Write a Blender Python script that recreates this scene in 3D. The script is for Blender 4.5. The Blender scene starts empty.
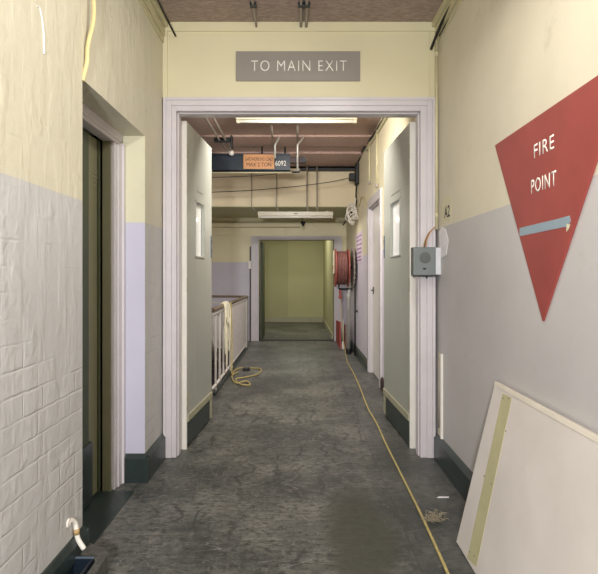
import bpy, bmesh, math, random
from mathutils import Vector, Matrix
random.seed(7)
SC = bpy.context.scene
COL = SC.collection
F = 510.0; CX = 298.0; CY = 276.0; EYE = 1.1
def P(px, py, d):
    """point seen at a pixel of the photograph, d metres ahead of the camera"""
    return Vector(((px-CX)*d/F, d, EYE-(py-CY)*d/F))
def PF(px, py, z=0.0):
    """point on a level surface at height z"""
    return P(px, py, (EYE-z)*F/(py-CY))

# ------------------------------------------------------------------ materials
def new_mat(name):
    m = bpy.data.materials.new(name); m.use_nodes = True
    nt = m.node_tree; b = nt.nodes['Principled BSDF']
    return m, nt, b
def L(c):  # sRGB 0-255 -> linear
    return tuple([(x/255/12.92 if x/255 <= .04045 else ((x/255+.055)/1.055)**2.4) for x in c])+(1,)
def noise(nt, scale, detail=4, rough=.6, stretch=None, src='Position'):
    g = nt.nodes.new('ShaderNodeNewGeometry') if src == 'Position' else nt.nodes.new('ShaderNodeTexCoord')
    out = g.outputs['Position' if src == 'Position' else 'Object']
    n = nt.nodes.new('ShaderNodeTexNoise'); n.inputs['Scale'].default_value = scale
    n.inputs['Detail'].default_value = detail; n.inputs['Roughness'].default_value = rough
    if stretch:
        mp = nt.nodes.new('ShaderNodeMapping'); mp.inputs['Scale'].default_value = stretch
        nt.links.new(out, mp.inputs['Vector']); out = mp.outputs[0]
    nt.links.new(out, n.inputs['Vector'])
    return n
def ramp(nt, fac, stops):
    r = nt.nodes.new('ShaderNodeValToRGB'); nt.links.new(fac, r.inputs[0])
    e = r.color_ramp.elements
    e[0].position, e[0].color = stops[0][0], stops[0][1]
    e[1].position, e[1].color = stops[-1][0], stops[-1][1]
    for p, c in stops[1:-1]:
        k = e.new(p); k.color = c
    return r
def mix(nt, fac, a, b, mode='MIX'):
    n = nt.nodes.new('ShaderNodeMix'); n.data_type = 'RGBA'; n.blend_type = mode
    for i, v in ((0, fac), (6, a), (7, b)):
        if hasattr(v, 'is_linked') or isinstance(v, bpy.types.NodeSocket): nt.links.new(v, n.inputs[i])
        else: n.inputs[i].default_value = v
    return n.outputs[2]
def math_(nt, op, a, b=0.0, c=None):
    n = nt.nodes.new('ShaderNodeMath'); n.operation = op
    for i, v in enumerate((a, b) if c is None else (a, b, c)):
        if isinstance(v, bpy.types.NodeSocket): nt.links.new(v, n.inputs[i])
        else: n.inputs[i].default_value = v
    return n.outputs[0]
def bump(nt, b, h, strength=.3, dist=.01):
    n = nt.nodes.new('ShaderNodeBump'); n.inputs['Strength'].default_value = strength
    n.inputs['Distance'].default_value = dist
    nt.links.new(h, n.inputs['Height']); nt.links.new(n.outputs[0], b.inputs['Normal'])
def simple(name, c, rough=.6, metal=0, var=.10, scale=9, bmp=.0):
    m, nt, b = new_mat(name)
    n = noise(nt, scale)
    lo = tuple([x*(1-var) for x in L(c)[:3]])+(1,); hi = tuple([min(1, x*(1+var)) for x in L(c)[:3]])+(1,)
    r = ramp(nt, n.outputs[0], [(.3, lo), (.7, hi)])
    nt.links.new(r.outputs[0], b.inputs['Base Color'])
    b.inputs['Roughness'].default_value = rough; b.inputs['Metallic'].default_value = metal
    if bmp: bump(nt, b, n.outputs[0], bmp, .004)
    return m
def wall_paint(name, cream, lilac, line=1.386, brick=False, seam=False):
    m, nt, b = new_mat(name)
    g = nt.nodes.new('ShaderNodeNewGeometry'); s = nt.nodes.new('ShaderNodeSeparateXYZ')
    nt.links.new(g.outputs['Position'], s.inputs[0])
    wob = noise(nt, 14, 2)
    z = math_(nt, 'ADD', s.outputs[2], math_(nt, 'MULTIPLY', math_(nt, 'SUBTRACT', wob.outputs[0], .5), .006))
    up = math_(nt, 'GREATER_THAN', z, line)
    blotch = noise(nt, 1.7, 5)
    fine = noise(nt, 30, 3)
    def tone(c):
        c = L(c)[:3]
        return ramp(nt, blotch.outputs[0], [(.3, tuple(x*.92 for x in c)+(1,)), (.7, tuple(min(1, x*1.06) for x in c)+(1,))]).outputs[0]
    col = mix(nt, up, tone(lilac), tone(cream))
    # worn grime, faint
    gr = noise(nt, 5, 8, .7)
    gm = ramp(nt, gr.outputs[0], [(.60, (0, 0, 0, 1)), (.78, (.35, .35, .35, 1))]).outputs[0]
    col = mix(nt, gm, col, L((150, 140, 112)))
    nt.links.new(col, b.inputs['Base Color'])
    b.inputs['Roughness'].default_value = .5
    h = math_(nt, 'ADD', math_(nt, 'MULTIPLY', fine.outputs[0], .12), math_(nt, 'MULTIPLY', noise(nt, 7, 4).outputs[0], .35))
    if brick:
        nv = nt.nodes.new('ShaderNodeTexNoise'); nv.inputs['Scale'].default_value = 16; nv.inputs['Detail'].default_value = 3
        nt.links.new(g.outputs['Position'], nv.inputs['Vector'])
        off = nt.nodes.new('ShaderNodeVectorMath'); off.operation = 'SCALE'; off.inputs['Scale'].default_value = .011
        nt.links.new(nv.outputs['Color'], off.inputs[0])
        cmb = nt.nodes.new('ShaderNodeCombineXYZ')
        nt.links.new(math_(nt, 'ADD', s.outputs[1], s.outputs[0]), cmb.inputs[0]); nt.links.new(s.outputs[2], cmb.inputs[1])
        ad = nt.nodes.new('ShaderNodeVectorMath'); ad.operation = 'ADD'
        nt.links.new(cmb.outputs[0], ad.inputs[0]); nt.links.new(off.outputs[0], ad.inputs[1])
        bt = nt.nodes.new('ShaderNodeTexBrick')
        bt.inputs['Scale'].default_value = 1; bt.inputs['Brick Width'].default_value = .118
        bt.inputs['Row Height'].default_value = .0755; bt.inputs['Mortar Size'].default_value = .0065
        bt.inputs['Mortar Smooth'].default_value = 1.0; bt.squash = 1.9; bt.squash_frequency = 2; bt.offset = .46
        bt.inputs['Color1'].default_value = (1, 1, 1, 1); bt.inputs['Color2'].default_value = (.86, .86, .86, 1)
        bt.inputs['Mortar'].default_value = (0, 0, 0, 1)
        nt.links.new(ad.outputs[0], bt.inputs['Vector'])
        # thick paint fills the joints in places, more so higher up
        pz = math_(nt, 'ADD', noise(nt, 5.5, 3).outputs[0], math_(nt, 'MULTIPLY', math_(nt, 'SUBTRACT', s.outputs[2], .9), -.16))
        msk = ramp(nt, pz, [(.44, (.04, .04, .04, 1)), (.68, (.6, .6, .6, 1))]).outputs[0]
        bh = math_(nt, 'MULTIPLY', bt.outputs['Color'], msk)
        drip = ramp(nt, noise(nt, 13, 3, .55, (1.0, 1.0, .28)).outputs[0], [(.44, (0, 0, 0, 1)), (.58, (1, 1, 1, 1))]).outputs[0]
        lump = noise(nt, 24, 3, .5)
        blob = ramp(nt, noise(nt, 9, 2).outputs[0], [(.60, (0, 0, 0, 1)), (.70, (1, 1, 1, 1))]).outputs[0]
        h = math_(nt, 'ADD', h, bh)
        h = math_(nt, 'ADD', h, math_(nt, 'MULTIPLY', drip, .42))
        h = math_(nt, 'ADD', h, math_(nt, 'MULTIPLY', blob, .40))
        h = math_(nt, 'ADD', h, math_(nt, 'MULTIPLY', lump.outputs[0], .25))
        bump(nt, b, h, .6, .006)
    else:
        bump(nt, b, h, .35, .006)
    return m

CREAM = (222, 207, 166)
LILAC = (196, 188, 187)
M = {}
M['brick'] = wall_paint('painted_brick', (204, 197, 174), (188, 186, 183), brick=True)
M['plaster'] = wall_paint('painted_plaster', (214, 205, 182), (190, 185, 183))
M['panel'] = simple('cream_panel_paint', (212, 203, 168), .55, var=.03, scale=2)
M['jamb'] = wall_paint('painted_reveal', (212, 207, 178), (194, 190, 206))
M['far'] = wall_paint('far_wall_paint', (226, 216, 180), (198, 193, 202), line=1.335)
M['farright'] = wall_paint('far_right_paint', (234, 224, 190), (222, 214, 222), line=1.36)
M['olive'] = simple('olive_wall_paint', (184, 180, 136), .7, var=.05, scale=1.2)
M['olive2'] = simple('olive_board_paint', (172, 168, 128), .7, var=.05, scale=1.2)
M['frame'] = simple('lilac_gloss_paint', (202, 195, 197), .35, var=.05, scale=4)
M['white'] = simple('white_gloss_paint', (228, 222, 212), .35, var=.04, scale=6)
M['leaf'] = simple('grey_green_door_paint', (166, 167, 157), .38, var=.04, scale=2)
M['leafband'] = simple('pale_olive_band_paint', (164, 160, 134), .5, var=.05)
M['skirt'] = simple('dark_green_skirting', (42, 52, 50), .35, var=.25, scale=14)
M['kick'] = simple('dark_kick_plate', (46, 56, 55), .4, var=.2, scale=10)
M['skirtbrown'] = simple('brown_skirting', (62, 40, 40), .5)
M['signgrey'] = simple('sign_grey', (138, 131, 122), .5, var=.03)
M['letter'] = simple('sign_letter_white', (238, 232, 222), .5, var=.02)
M['red'] = simple('fire_red_paint', (150, 68, 62), .45, var=.10, scale=5)
M['redhose'] = simple('red_reel_paint', (154, 78, 66), .45, var=.10, scale=12)
M['hose'] = simple('hose_rubber', (128, 84, 76), .6, var=.25, scale=20)
M['tape'] = simple('grey_blue_tape', (140, 156, 166), .5, var=.05)
M['black'] = simple('black_rubber', (22, 22, 22), .5, var=.2)
M['darkmetal'] = simple('dark_metal', (42, 44, 46), .45, .3)
M['navy'] = simple('navy_beam_paint', (28, 40, 52), .4, var=.2, scale=12)
M['orange'] = simple('orange_sign', (200, 142, 92), .5, var=.08, scale=20)
M['steel'] = simple('galvanised_steel', (186, 184, 176), .4, .35, var=.15, scale=20)
M['conduit'] = simple('painted_conduit', (196, 188, 152), .45, var=.06)
M['greyconduit'] = simple('grey_conduit', (150, 140, 128), .5, var=.12)
M['boxgrey'] = simple('intercom_grey', (112, 117, 115), .4, .25, var=.05, scale=18)
M['boxsilver'] = simple('intercom_silver', (206, 206, 208), .3, .2, var=.03)
M['yellowcable'] = simple('yellow_cable_pvc', (206, 190, 136), .45, var=.12)
M['yellowrope'] = simple('yellow_rope', (180, 162, 106), .7, var=.2, scale=60, bmp=.4)
M['ropecream'] = simple('cream_rope', (224, 216, 190), .7, var=.1, scale=60, bmp=.4)
M['pipewhite'] = simple('white_plastic_pipe', (232, 224, 212), .35, var=.03)
M['copper'] = simple('tan_tape', (176, 146, 100), .6)
M['straw'] = simple('frayed_fibre', (150, 138, 114), .9, var=.3, scale=50)
M['olivetape'] = simple('olive_masking_strip', (180, 174, 136), .6, var=.08, scale=12)
M['boardedge'] = simple('cream_board_edge', (214, 204, 188), .6, var=.05)
M['railwood'] = simple('varnished_handrail', (112, 94, 78), .35, var=.2, scale=16)
M['railwhite'] = simple('white_baluster_paint', (212, 205, 198), .5, var=.08)
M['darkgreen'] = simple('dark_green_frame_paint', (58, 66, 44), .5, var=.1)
M['doorolive'] = simple('olive_door_paint', (120, 117, 90), .45, var=.06)
M['bluebox'] = simple('blue_black_plastic', (24, 32, 42), .35, var=.15)
M['lockblue'] = simple('lock_plate', (92, 104, 116), .35, .5)
M['paper'] = simple('notice_paper', (222, 206, 218), .6, var=.03)
M['ink'] = simple('notice_ink', (140, 84, 128), .6)
M['blackink'] = simple('stencil_black', (30, 28, 26), .6)
M['stickeryellow'] = simple('yellowed_sticker', (212, 204, 172), .55, var=.05)
M['plasterwhite'] = simple('bare_white_plaster', (232, 228, 230), .8, var=.05, scale=30, bmp=.3)
M['batten'] = simple('cream_batten_enamel', (190, 182, 158), .35, var=.03)
M['tube'] = simple('fluorescent_tube_glass', (240, 236, 226), .2, var=.01)
M['dim'] = simple('stairwell_paint', (120, 112, 84), .8)
M['beam'] = simple('cream_downstand_paint', (230, 214, 180), .6, var=.04, scale=1.5, bmp=.1)
M['beamunder'] = simple('grey_green_soffit', (196, 192, 150), .6, var=.04, scale=1.5)
M['reddoor'] = simple('red_board_paint', (160, 58, 50), .55, var=.2, scale=14)

def board_mat():
    m, nt, b = new_mat('pale_board_face')
    n = noise(nt, 3, 6, .6)
    c = ramp(nt, n.outputs[0], [(.3, L((200, 192, 184))), (.7, L((214, 206, 199)))]).outputs[0]
    sp = noise(nt, 8, 6, .75)
    f = ramp(nt, sp.outputs[0], [(.66, (0, 0, 0, 1)), (.72, (.7, .7, .7, 1))]).outputs[0]
    nt.links.new(mix(nt, f, c, L((232, 226, 220))), b.inputs['Base Color'])
    b.inputs['Roughness'].default_value = .5
    return m
M['board'] = board_mat()

def ceil_mat(name, a, c2, ribs=False):
    m, nt, b = new_mat(name)
    n = noise(nt, 60, 6, .7, (.45, 1.6, 1))
    n2 = noise(nt, 3, 4)
    c = ramp(nt, n.outputs[0], [(.32, L(a)), (.68, L(c2))]).outputs[0]
    c = mix(nt, math_(nt, 'MULTIPLY', n2.outputs[0], .25), c, L(a))
    nt.links.new(c, b.inputs['Base Color']); b.inputs['Roughness'].default_value = .9
    bump(nt, b, n.outputs[0], .7, .008)
    return m
M['ceil'] = ceil_mat('fibre_ceiling', (128, 112, 102), (188, 168, 156))
M['ceilpink'] = ceil_mat('pink_fibre_ceiling', (176, 146, 134), (206, 180, 168))

def floor_mat():
    m, nt, b = new_mat('worn_vinyl_floor')
    g = nt.nodes.new('ShaderNodeNewGeometry')
    a = noise(nt, 1.6, 8, .65).outputs[0]
    c = ramp(nt, a, [(.40, L((62, 64, 61))), (.5, L((88, 89, 83))), (.60, L((114, 113, 105)))]).outputs[0]
    # scuffs
    s1 = noise(nt, 9, 8, .8, (1.0, 3.2, 1)).outputs[0]
    f1 = ramp(nt, s1, [(.52, (0, 0, 0, 1)), (.62, (.6, .6, .6, 1))]).outputs[0]
    c = mix(nt, f1, c, L((128, 124, 116)))
    s3 = noise(nt, 22, 9, .8, (1, 1.8, 1)).outputs[0]
    f3 = ramp(nt, s3, [(.40, (.95, .95, .95, 1)), (.52, (0, 0, 0, 1))]).outputs[0]
    c = mix(nt, f3, c, L((50, 50, 48)))
    s4 = noise(nt, 15, 9, .85, (2.6, 1, 1)).outputs[0]
    c = mix(nt, ramp(nt, s4, [(.54, (0, 0, 0, 1)), (.64, (.5, .5, .5, 1))]).outputs[0], c, L((140, 136, 128)))
    # curled trolley-wheel scuffs
    wv = nt.nodes.new('ShaderNodeTexWave'); wv.inputs['Scale'].default_value = 2.2; wv.inputs['Distortion'].default_value = 9
    wv.inputs['Detail'].default_value = 3; wv.inputs['Detail Scale'].default_value = 1.6; nt.links.new(g.outputs['Position'], wv.inputs['Vector'])
    fw = ramp(nt, wv.outputs['Fac'], [(.0, (.8, .8, .8, 1)), (.14, (0, 0, 0, 1))]).outputs[0]
    fw = math_(nt, 'MULTIPLY', fw, ramp(nt, noise(nt, 2.4, 5).outputs[0], [(.45, (0, 0, 0, 1)), (.58, (1, 1, 1, 1))]).outputs[0])
    c = mix(nt, fw, c, L((52, 50, 49)))
    # thin pale scratches
    mp = nt.nodes.new('ShaderNodeMapping'); mp.inputs['Rotation'].default_value = (0, 0, .5); mp.inputs['Scale'].default_value = (3, 14, 1)
    nt.links.new(g.outputs['Position'], mp.inputs[0])
    v = nt.nodes.new('ShaderNodeTexVoronoi'); v.feature = 'DISTANCE_TO_EDGE'; v.inputs['Scale'].default_value = 1.4
    nt.links.new(mp.outputs[0], v.inputs[0])
    fs = math_(nt, 'MULTIPLY', math_(nt, 'LESS_THAN', v.outputs[0], .012), ramp(nt, noise(nt, 4, 3).outputs[0], [(.5, (0, 0, 0, 1)), (.6, (.5, .5, .5, 1))]).outputs[0])
    c = mix(nt, fs, c, L((150, 146, 138)))
    # damp dark stain, its own shape
    s = nt.nodes.new('ShaderNodeSeparateXYZ'); nt.links.new(g.outputs['Position'], s.inputs[0])
    wob = math_(nt, 'MULTIPLY', math_(nt, 'SUBTRACT', noise(nt, 3, 4).outputs[0], .5), .25)
    dx = math_(nt, 'DIVIDE', math_(nt, 'ADD', math_(nt, 'SUBTRACT', s.outputs[0], .27), wob), .17)
    dy = math_(nt, 'DIVIDE', math_(nt, 'ADD', math_(nt, 'SUBTRACT', s.outputs[1], 2.2), wob), .50)
    r = math_(nt, 'ADD', math_(nt, 'MULTIPLY', dx, dx), math_(nt, 'MULTIPLY', dy, dy))
    fr = ramp(nt, r, [(.30, (.85, .85, .85, 1)), (1.0, (0, 0, 0, 1))]).outputs[0]
    c = mix(nt, fr, c, L((62, 62, 52)))
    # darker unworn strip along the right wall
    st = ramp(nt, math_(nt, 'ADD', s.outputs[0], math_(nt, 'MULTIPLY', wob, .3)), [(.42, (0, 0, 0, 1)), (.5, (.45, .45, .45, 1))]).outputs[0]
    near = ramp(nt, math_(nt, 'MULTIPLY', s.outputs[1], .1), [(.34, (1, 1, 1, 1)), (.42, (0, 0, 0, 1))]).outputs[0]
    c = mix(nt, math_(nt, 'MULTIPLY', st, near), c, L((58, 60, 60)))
    # sheet seams
    def seam(axis, pos, w):
        return math_(nt, 'LESS_THAN', math_(nt, 'ABSOLUTE', math_(nt, 'SUBTRACT', s.outputs[axis], pos)), w)
    sm = math_(nt, 'MAXIMUM', math_(nt, 'MAXIMUM', seam(1, 3.12, .004), seam(1, 4.15, .006)), math_(nt, 'MAXIMUM', seam(0, .46, .0025), seam(1, 5.0, .006)))
    c = mix(nt, math_(nt, 'MULTIPLY', sm, .55), c, L((46, 46, 44)))
    nt.links.new(c, b.inputs['Base Color'])
    rr = ramp(nt, s1, [(.3, (.33, .33, .33, 1)), (.7, (.6, .6, .6, 1))]).outputs[0]
    nt.links.new(rr, b.inputs['Roughness'])
    bump(nt, b, math_(nt, 'ADD', s3, s1), .12, .004)
    return m
M['floor'] = floor_mat()

# ------------------------------------------------------------------ mesh helpers
class MB:
    def __init__(s): s.bm = bmesh.new()
    def box(s, x0, x1, y0, y1, z0, z1, bev=0, mat=None):
        t = bmesh.new()
        vs = [t.verts.new((x, y, z)) for x in (x0, x1) for y in (y0, y1) for z in (z0, z1)]
        for f in ((0, 1, 3, 2), (4, 6, 7, 5), (0, 4, 5, 1), (2, 3, 7, 6), (0, 2, 6, 4), (1, 5, 7, 3)):
            t.faces.new([vs[i] for i in f])
        bmesh.ops.recalc_face_normals(t, faces=t.faces)
        if bev: bmesh.ops.bevel(t, geom=t.edges[:], offset=bev, segments=2, affect='EDGES', profile=.5)
        if mat is not None: t.transform(mat)
        s.merge(t); return s
    def merge(s, t):
        me = bpy.data.meshes.new('tmp'); t.to_mesh(me); t.free(); s.bm.from_mesh(me); bpy.data.meshes.remove(me)
    def prism(s, pts, axis, a, b, bev=0):
        """pts in the two other axes (cyclic order x,y,z without axis)"""
        t = bmesh.new()
        def mk(p, v):
            q = list(p); q.insert(axis, v); return t.verts.new(q)
        A = [mk(p, a) for p in pts]; B = [mk(p, b) for p in pts]
        t.faces.new(A); t.faces.new(B[::-1])
        n = len(pts)
        for i in range(n): t.faces.new([A[i], A[(i+1) % n], B[(i+1) % n], B[i]])
        bmesh.ops.recalc_face_normals(t, faces=t.faces)
        if bev: bmesh.ops.bevel(t, geom=t.edges[:], offset=bev, segments=2, affect='EDGES', profile=.5)
        s.merge(t); return s
    def tube(s, pts, r, n=10, closed=False, smooth=True, r2=None):
        pts = [Vector(p) for p in pts]
        t = s.bm; rings = []; N = len(pts); prev = None
        for i, p in enumerate(pts):
            if closed: d = (pts[(i+1) % N]-pts[i-1])
            elif i == 0: d = pts[1]-p
            elif i == N-1: d = p-pts[-2]
            else: d = (pts[i+1]-p).normalized()+(p-pts[i-1]).normalized()
            if d.length < 1e-9: d = Vector((0, 0, 1))
            d.normalize()
            if prev is None:
                u = d.orthogonal().normalized()
            else:
                u = (prev-d*prev.dot(d))
                u = u.normalized() if u.length > 1e-6 else d.orthogonal().normalized()
            prev = u; w = d.cross(u)
            rr = r if r2 is None else r+(r2-r)*i/(N-1)
            rings.append([t.verts.new(p+(u*math.cos(k*2*math.pi/n)+w*math.sin(k*2*math.pi/n))*rr) for k in range(n)])
        rng = range(N) if closed else range(N-1)
        for i in rng:
            A, B = rings[i], rings[(i+1) % N]
            for k in range(n):
                f = t.faces.new([A[k], A[(k+1) % n], B[(k+1) % n], B[k]]); f.smooth = smooth
        if not closed:
            t.faces.new(rings[0][::-1]); t.faces.new(rings[-1])
        return s
    def lathe(s, prof, origin, axis, n=32):
        """prof: (radius, height) pairs closed into a ring about axis"""
        t = s.bm; axis = Vector(axis).normalized(); u = axis.orthogonal().normalized(); w = axis.cross(u); o = Vector(origin)
        rings = [[t.verts.new(o+axis*h+(u*math.cos(k*2*math.pi/n)+w*math.sin(k*2*math.pi/n))*max(r, 1e-4)) for k in range(n)] for r, h in prof]
        for A, B in zip(rings, rings[1:]):
            for k in range(n):
                t.faces.new([A[k], A[(k+1) % n], B[(k+1) % n], B[k]])
        t.faces.new(rings[0][::-1]); t.faces.new(rings[-1])
        return s
    def build(s, name, mat, parent=None):
        bmesh.ops.recalc_face_normals(s.bm, faces=s.bm.faces)
        me = bpy.data.meshes.new(name); s.bm.to_mesh(me); s.bm.free()
        me.materials.append(mat)
        o = bpy.data.objects.new(name, me); COL.objects.link(o)
        if parent is not None:
            o.parent = parent
            o.matrix_parent_inverse = world(parent).inverted()
        return o
def world(o):
    m = Matrix.LocRotScale(o.location, o.rotation_euler, o.scale)
    if o.parent is not None: m = world(o.parent) @ o.matrix_parent_inverse @ m
    return m
def tag(o, label, cat, group=None):
    o['label'] = label; o['category'] = cat
    if group: o['group'] = group
    return o
def thing(name, label, cat, loc=(0, 0, 0), group=None):
    o = bpy.data.objects.new(name, None); COL.objects.link(o); o.location = loc; o.empty_display_size = .1
    return tag(o, label, cat, group)
def struct(o): o['kind'] = 'structure'; return o
def smooth_path(pts, n=8, closed=False):
    pts = [Vector(p) for p in pts]; out = []
    N = len(pts)
    rng = range(N) if closed else range(N-1)
    for i in rng:
        p0 = pts[i-1] if (i > 0 or closed) else pts[i]; p1 = pts[i]; p2 = pts[(i+1) % N]
        p3 = pts[(i+2) % N] if (i+2 < N or closed) else pts[(i+1) % N]
        for k in range(n):
            t = k/n
            out.append(.5*((2*p1)+(-p0+p2)*t+(2*p0-5*p1+4*p2-p3)*t*t+(-p0+3*p1-3*p2+p3)*t**3))
    if not closed: out.append(pts[-1])
    return out
def text(name, body, width, height, M4, mat, parent=None, depth=.0015, spacing=1.0, off=0.0):
    """lettering in the local XY plane, centred, scaled to width x height, placed by matrix M4"""
    cu = bpy.data.curves.new(name, 'FONT'); cu.body = body; cu.align_x = 'CENTER'; cu.align_y = 'CENTER'
    cu.space_character = spacing; cu.resolution_u = 4
    cu.extrude = 0; cu.offset = off
    o = bpy.data.objects.new(name+'_tmp', cu); COL.objects.link(o)
    dg = bpy.context.evaluated_depsgraph_get(); dg.update()
    me = bpy.data.meshes.new_from_object(o.evaluated_get(dg))
    bpy.data.objects.remove(o)
    bm = bmesh.new(); bm.from_mesh(me); bpy.data.meshes.remove(me)
    xs = [v.co.x for v in bm.verts]; ys = [v.co.y for v in bm.verts]
    cx, cy = (min(xs)+max(xs))/2, (min(ys)+max(ys))/2
    sx, sy = width/(max(xs)-min(xs)), height/(max(ys)-min(ys))
    for v in bm.verts: v.co = Vector(((v.co.x-cx)*sx, (v.co.y-cy)*sy, 0))
    r = bmesh.ops.extrude_face_region(bm, geom=bm.faces[:])
    for v in [g for g in r['geom'] if isinstance(g, bmesh.types.BMVert)]: v.co.z += depth
    bm.transform(M4)
    t = MB(); t.merge(bm)
    return t.build(name, mat, parent)
def facing_cam(x, y, z):      # lettering plane facing -Y
    return Matrix.Translation((x, y, z)) @ Matrix.Rotation(math.pi/2, 4, 'X')
def on_right_wall(x, y, z):   # facing -X, reading direction towards the viewer (-Y)
    m = Matrix(((0, 0, -1, x), (-1, 0, 0, y), (0, 1, 0, z), (0, 0, 0, 1)))
    return m

# ------------------------------------------------------------------ dimensions
XL, XR = -.82, .845       # near corridor walls
XRF = .82                 # wall beyond the double doors
HC = 2.64                 # ceiling
YD = 3.10                 # double door plane
YF = 8.65                 # far doorway plane
YB = -2.6                 # behind the camera
# ---- floor
b = MB().box(-1.35, XR+.15, YB, 3.22, -.12, 0)
b.box(-.76, XRF+.15, 3.22, YF+.1, -.12, 0)
b.box(-2.7, -.76, 3.22, 4.68, -.12, 0)
fl = struct(b.build('floor', M['floor']))
fr = struct(MB().box(-1.0, .75, YF+.1, 12.4, -.12, -.004).build('floor_lobby', M['floor']))
fr.name = 'floor_far'
# ---- ceilings
struct(MB().box(-1.35, XR+.15, YB, YD+.06, HC, HC+.12).build('ceiling', M['ceil']))
cb = MB().box(-2.8, 1.0, YD+.06, YF+.15, HC+.06, HC+.18)
y = 3.16
steps = [(3.2, .02), (5.0, .035), (5.62, .055), (6.02, .025), (6.42, .05), (6.85, .02), (7.3, .05)]
for (a, hgt), nx in zip(steps, [s_[0] for s_ in steps[1:]]+[YF+.15]):
    cb.box(-2.75, .99, a, nx, HC+.06-hgt-.01, HC+.065)
struct(cb.build('ceiling_far', M['ceilpink']))
# ---- left wall near: brick with deep door recess
RY0, RY1, RZ = 1.94, 2.735, 1.85
b = MB()
b.box(-1.25, XL, YB, RY0, 0, HC)
b.box(-1.25, XL, RY0, RY1, RZ, HC)
b.box(-1.25, XL, RY1, 3.22, 0, HC)
wl = struct(b.build('wall_left', M['brick']))
b = MB().box(-.956, XL-.0005, RY1-.004, RY1+.002, .0, RZ)
struct(b.build('trim_1', M['jamb']))          # smooth painted reveal
struct(MB().box(-1.6, -1.25, YB, 3.22, 0, HC).build('wall_left_backing', M['dim'])).name = 'wall_left_outer'
# ---- right wall near
b = MB().box(XR, XR+.15, YB, 3.22, 0, HC)
wr = struct(b.build('wall_right', M['plaster']))
struct(MB().box(-1.35, 1.0, YB-.12, YB, 0, HC).build('wall_back', M['plaster']))
# ---- panel over the double doors + closing walls either side of the frame
b = MB().box(XL, XR, YD, YD+.12, 2.18, HC)
pan = struct(b.build('wall_over_door', M['panel'])); pan.name = 'wall_end'
b = MB()
b.box(XL, XR, YD-.012, YD, HC-.055, HC, .002)
b.box(XL, XL+.028, YD-.012, YD, 2.18, HC-.055, .002)
b.box(XR-.05, XR-.036, YD-.010, YD, 2.18, HC-.055, .002)
b.box(XR-.016, XR, YD-.012, YD, 2.18, HC-.055, .002)
struct(b.build('trim_2', M['panel']))
# ---- double door frame
X0, X1, Z1 = -.815, .83, 2.18
XA, XC, ZI = -.738, .742, 2.10
b = MB()
for xo, xi in ((X0, XA), (X1, XC)):
    g = 1 if xi > xo else -1
    def bb2(a, c, *r): b.box(min(a, c), max(a, c), *r)
    bb2(xo, xi, YD, YD+.12, 0, Z1)
    bb2(xo, xo+g*.018, YD-.026, YD-.0003, 0, Z1, .003)
    bb2(xo+g*.018, xo+g*.050, YD-.020, YD-.0003, 0, Z1-.018, .002)
    bb2(xo+g*.050, xi, YD-.013, YD-.0003, 0, Z1-.050, .002)
b.box(XA, XC, YD+.0005, YD+.12, ZI, Z1-.0005)
b.box(X0+.018, X1-.018, YD-.026, YD-.0003, Z1-.018, Z1, .003)
b.box(X0+.050, X1-.050, YD-.020, YD-.0003, Z1-.050, Z1-.018, .002)
b.box(XA, XC, YD-.013, YD-.0003, ZI, Z1-.050, .002)
# stop bead
b.box(XA, XA+.008, YD+.02, YD+.07, 0, ZI, .002); b.box(XC-.008, XC, YD+.02, YD+.07, 0, ZI, .002)
b.box(XA, XC, YD+.02, YD+.07, ZI-.008, ZI, .002)
struct(b.build('trim_3', M['frame']))

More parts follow.
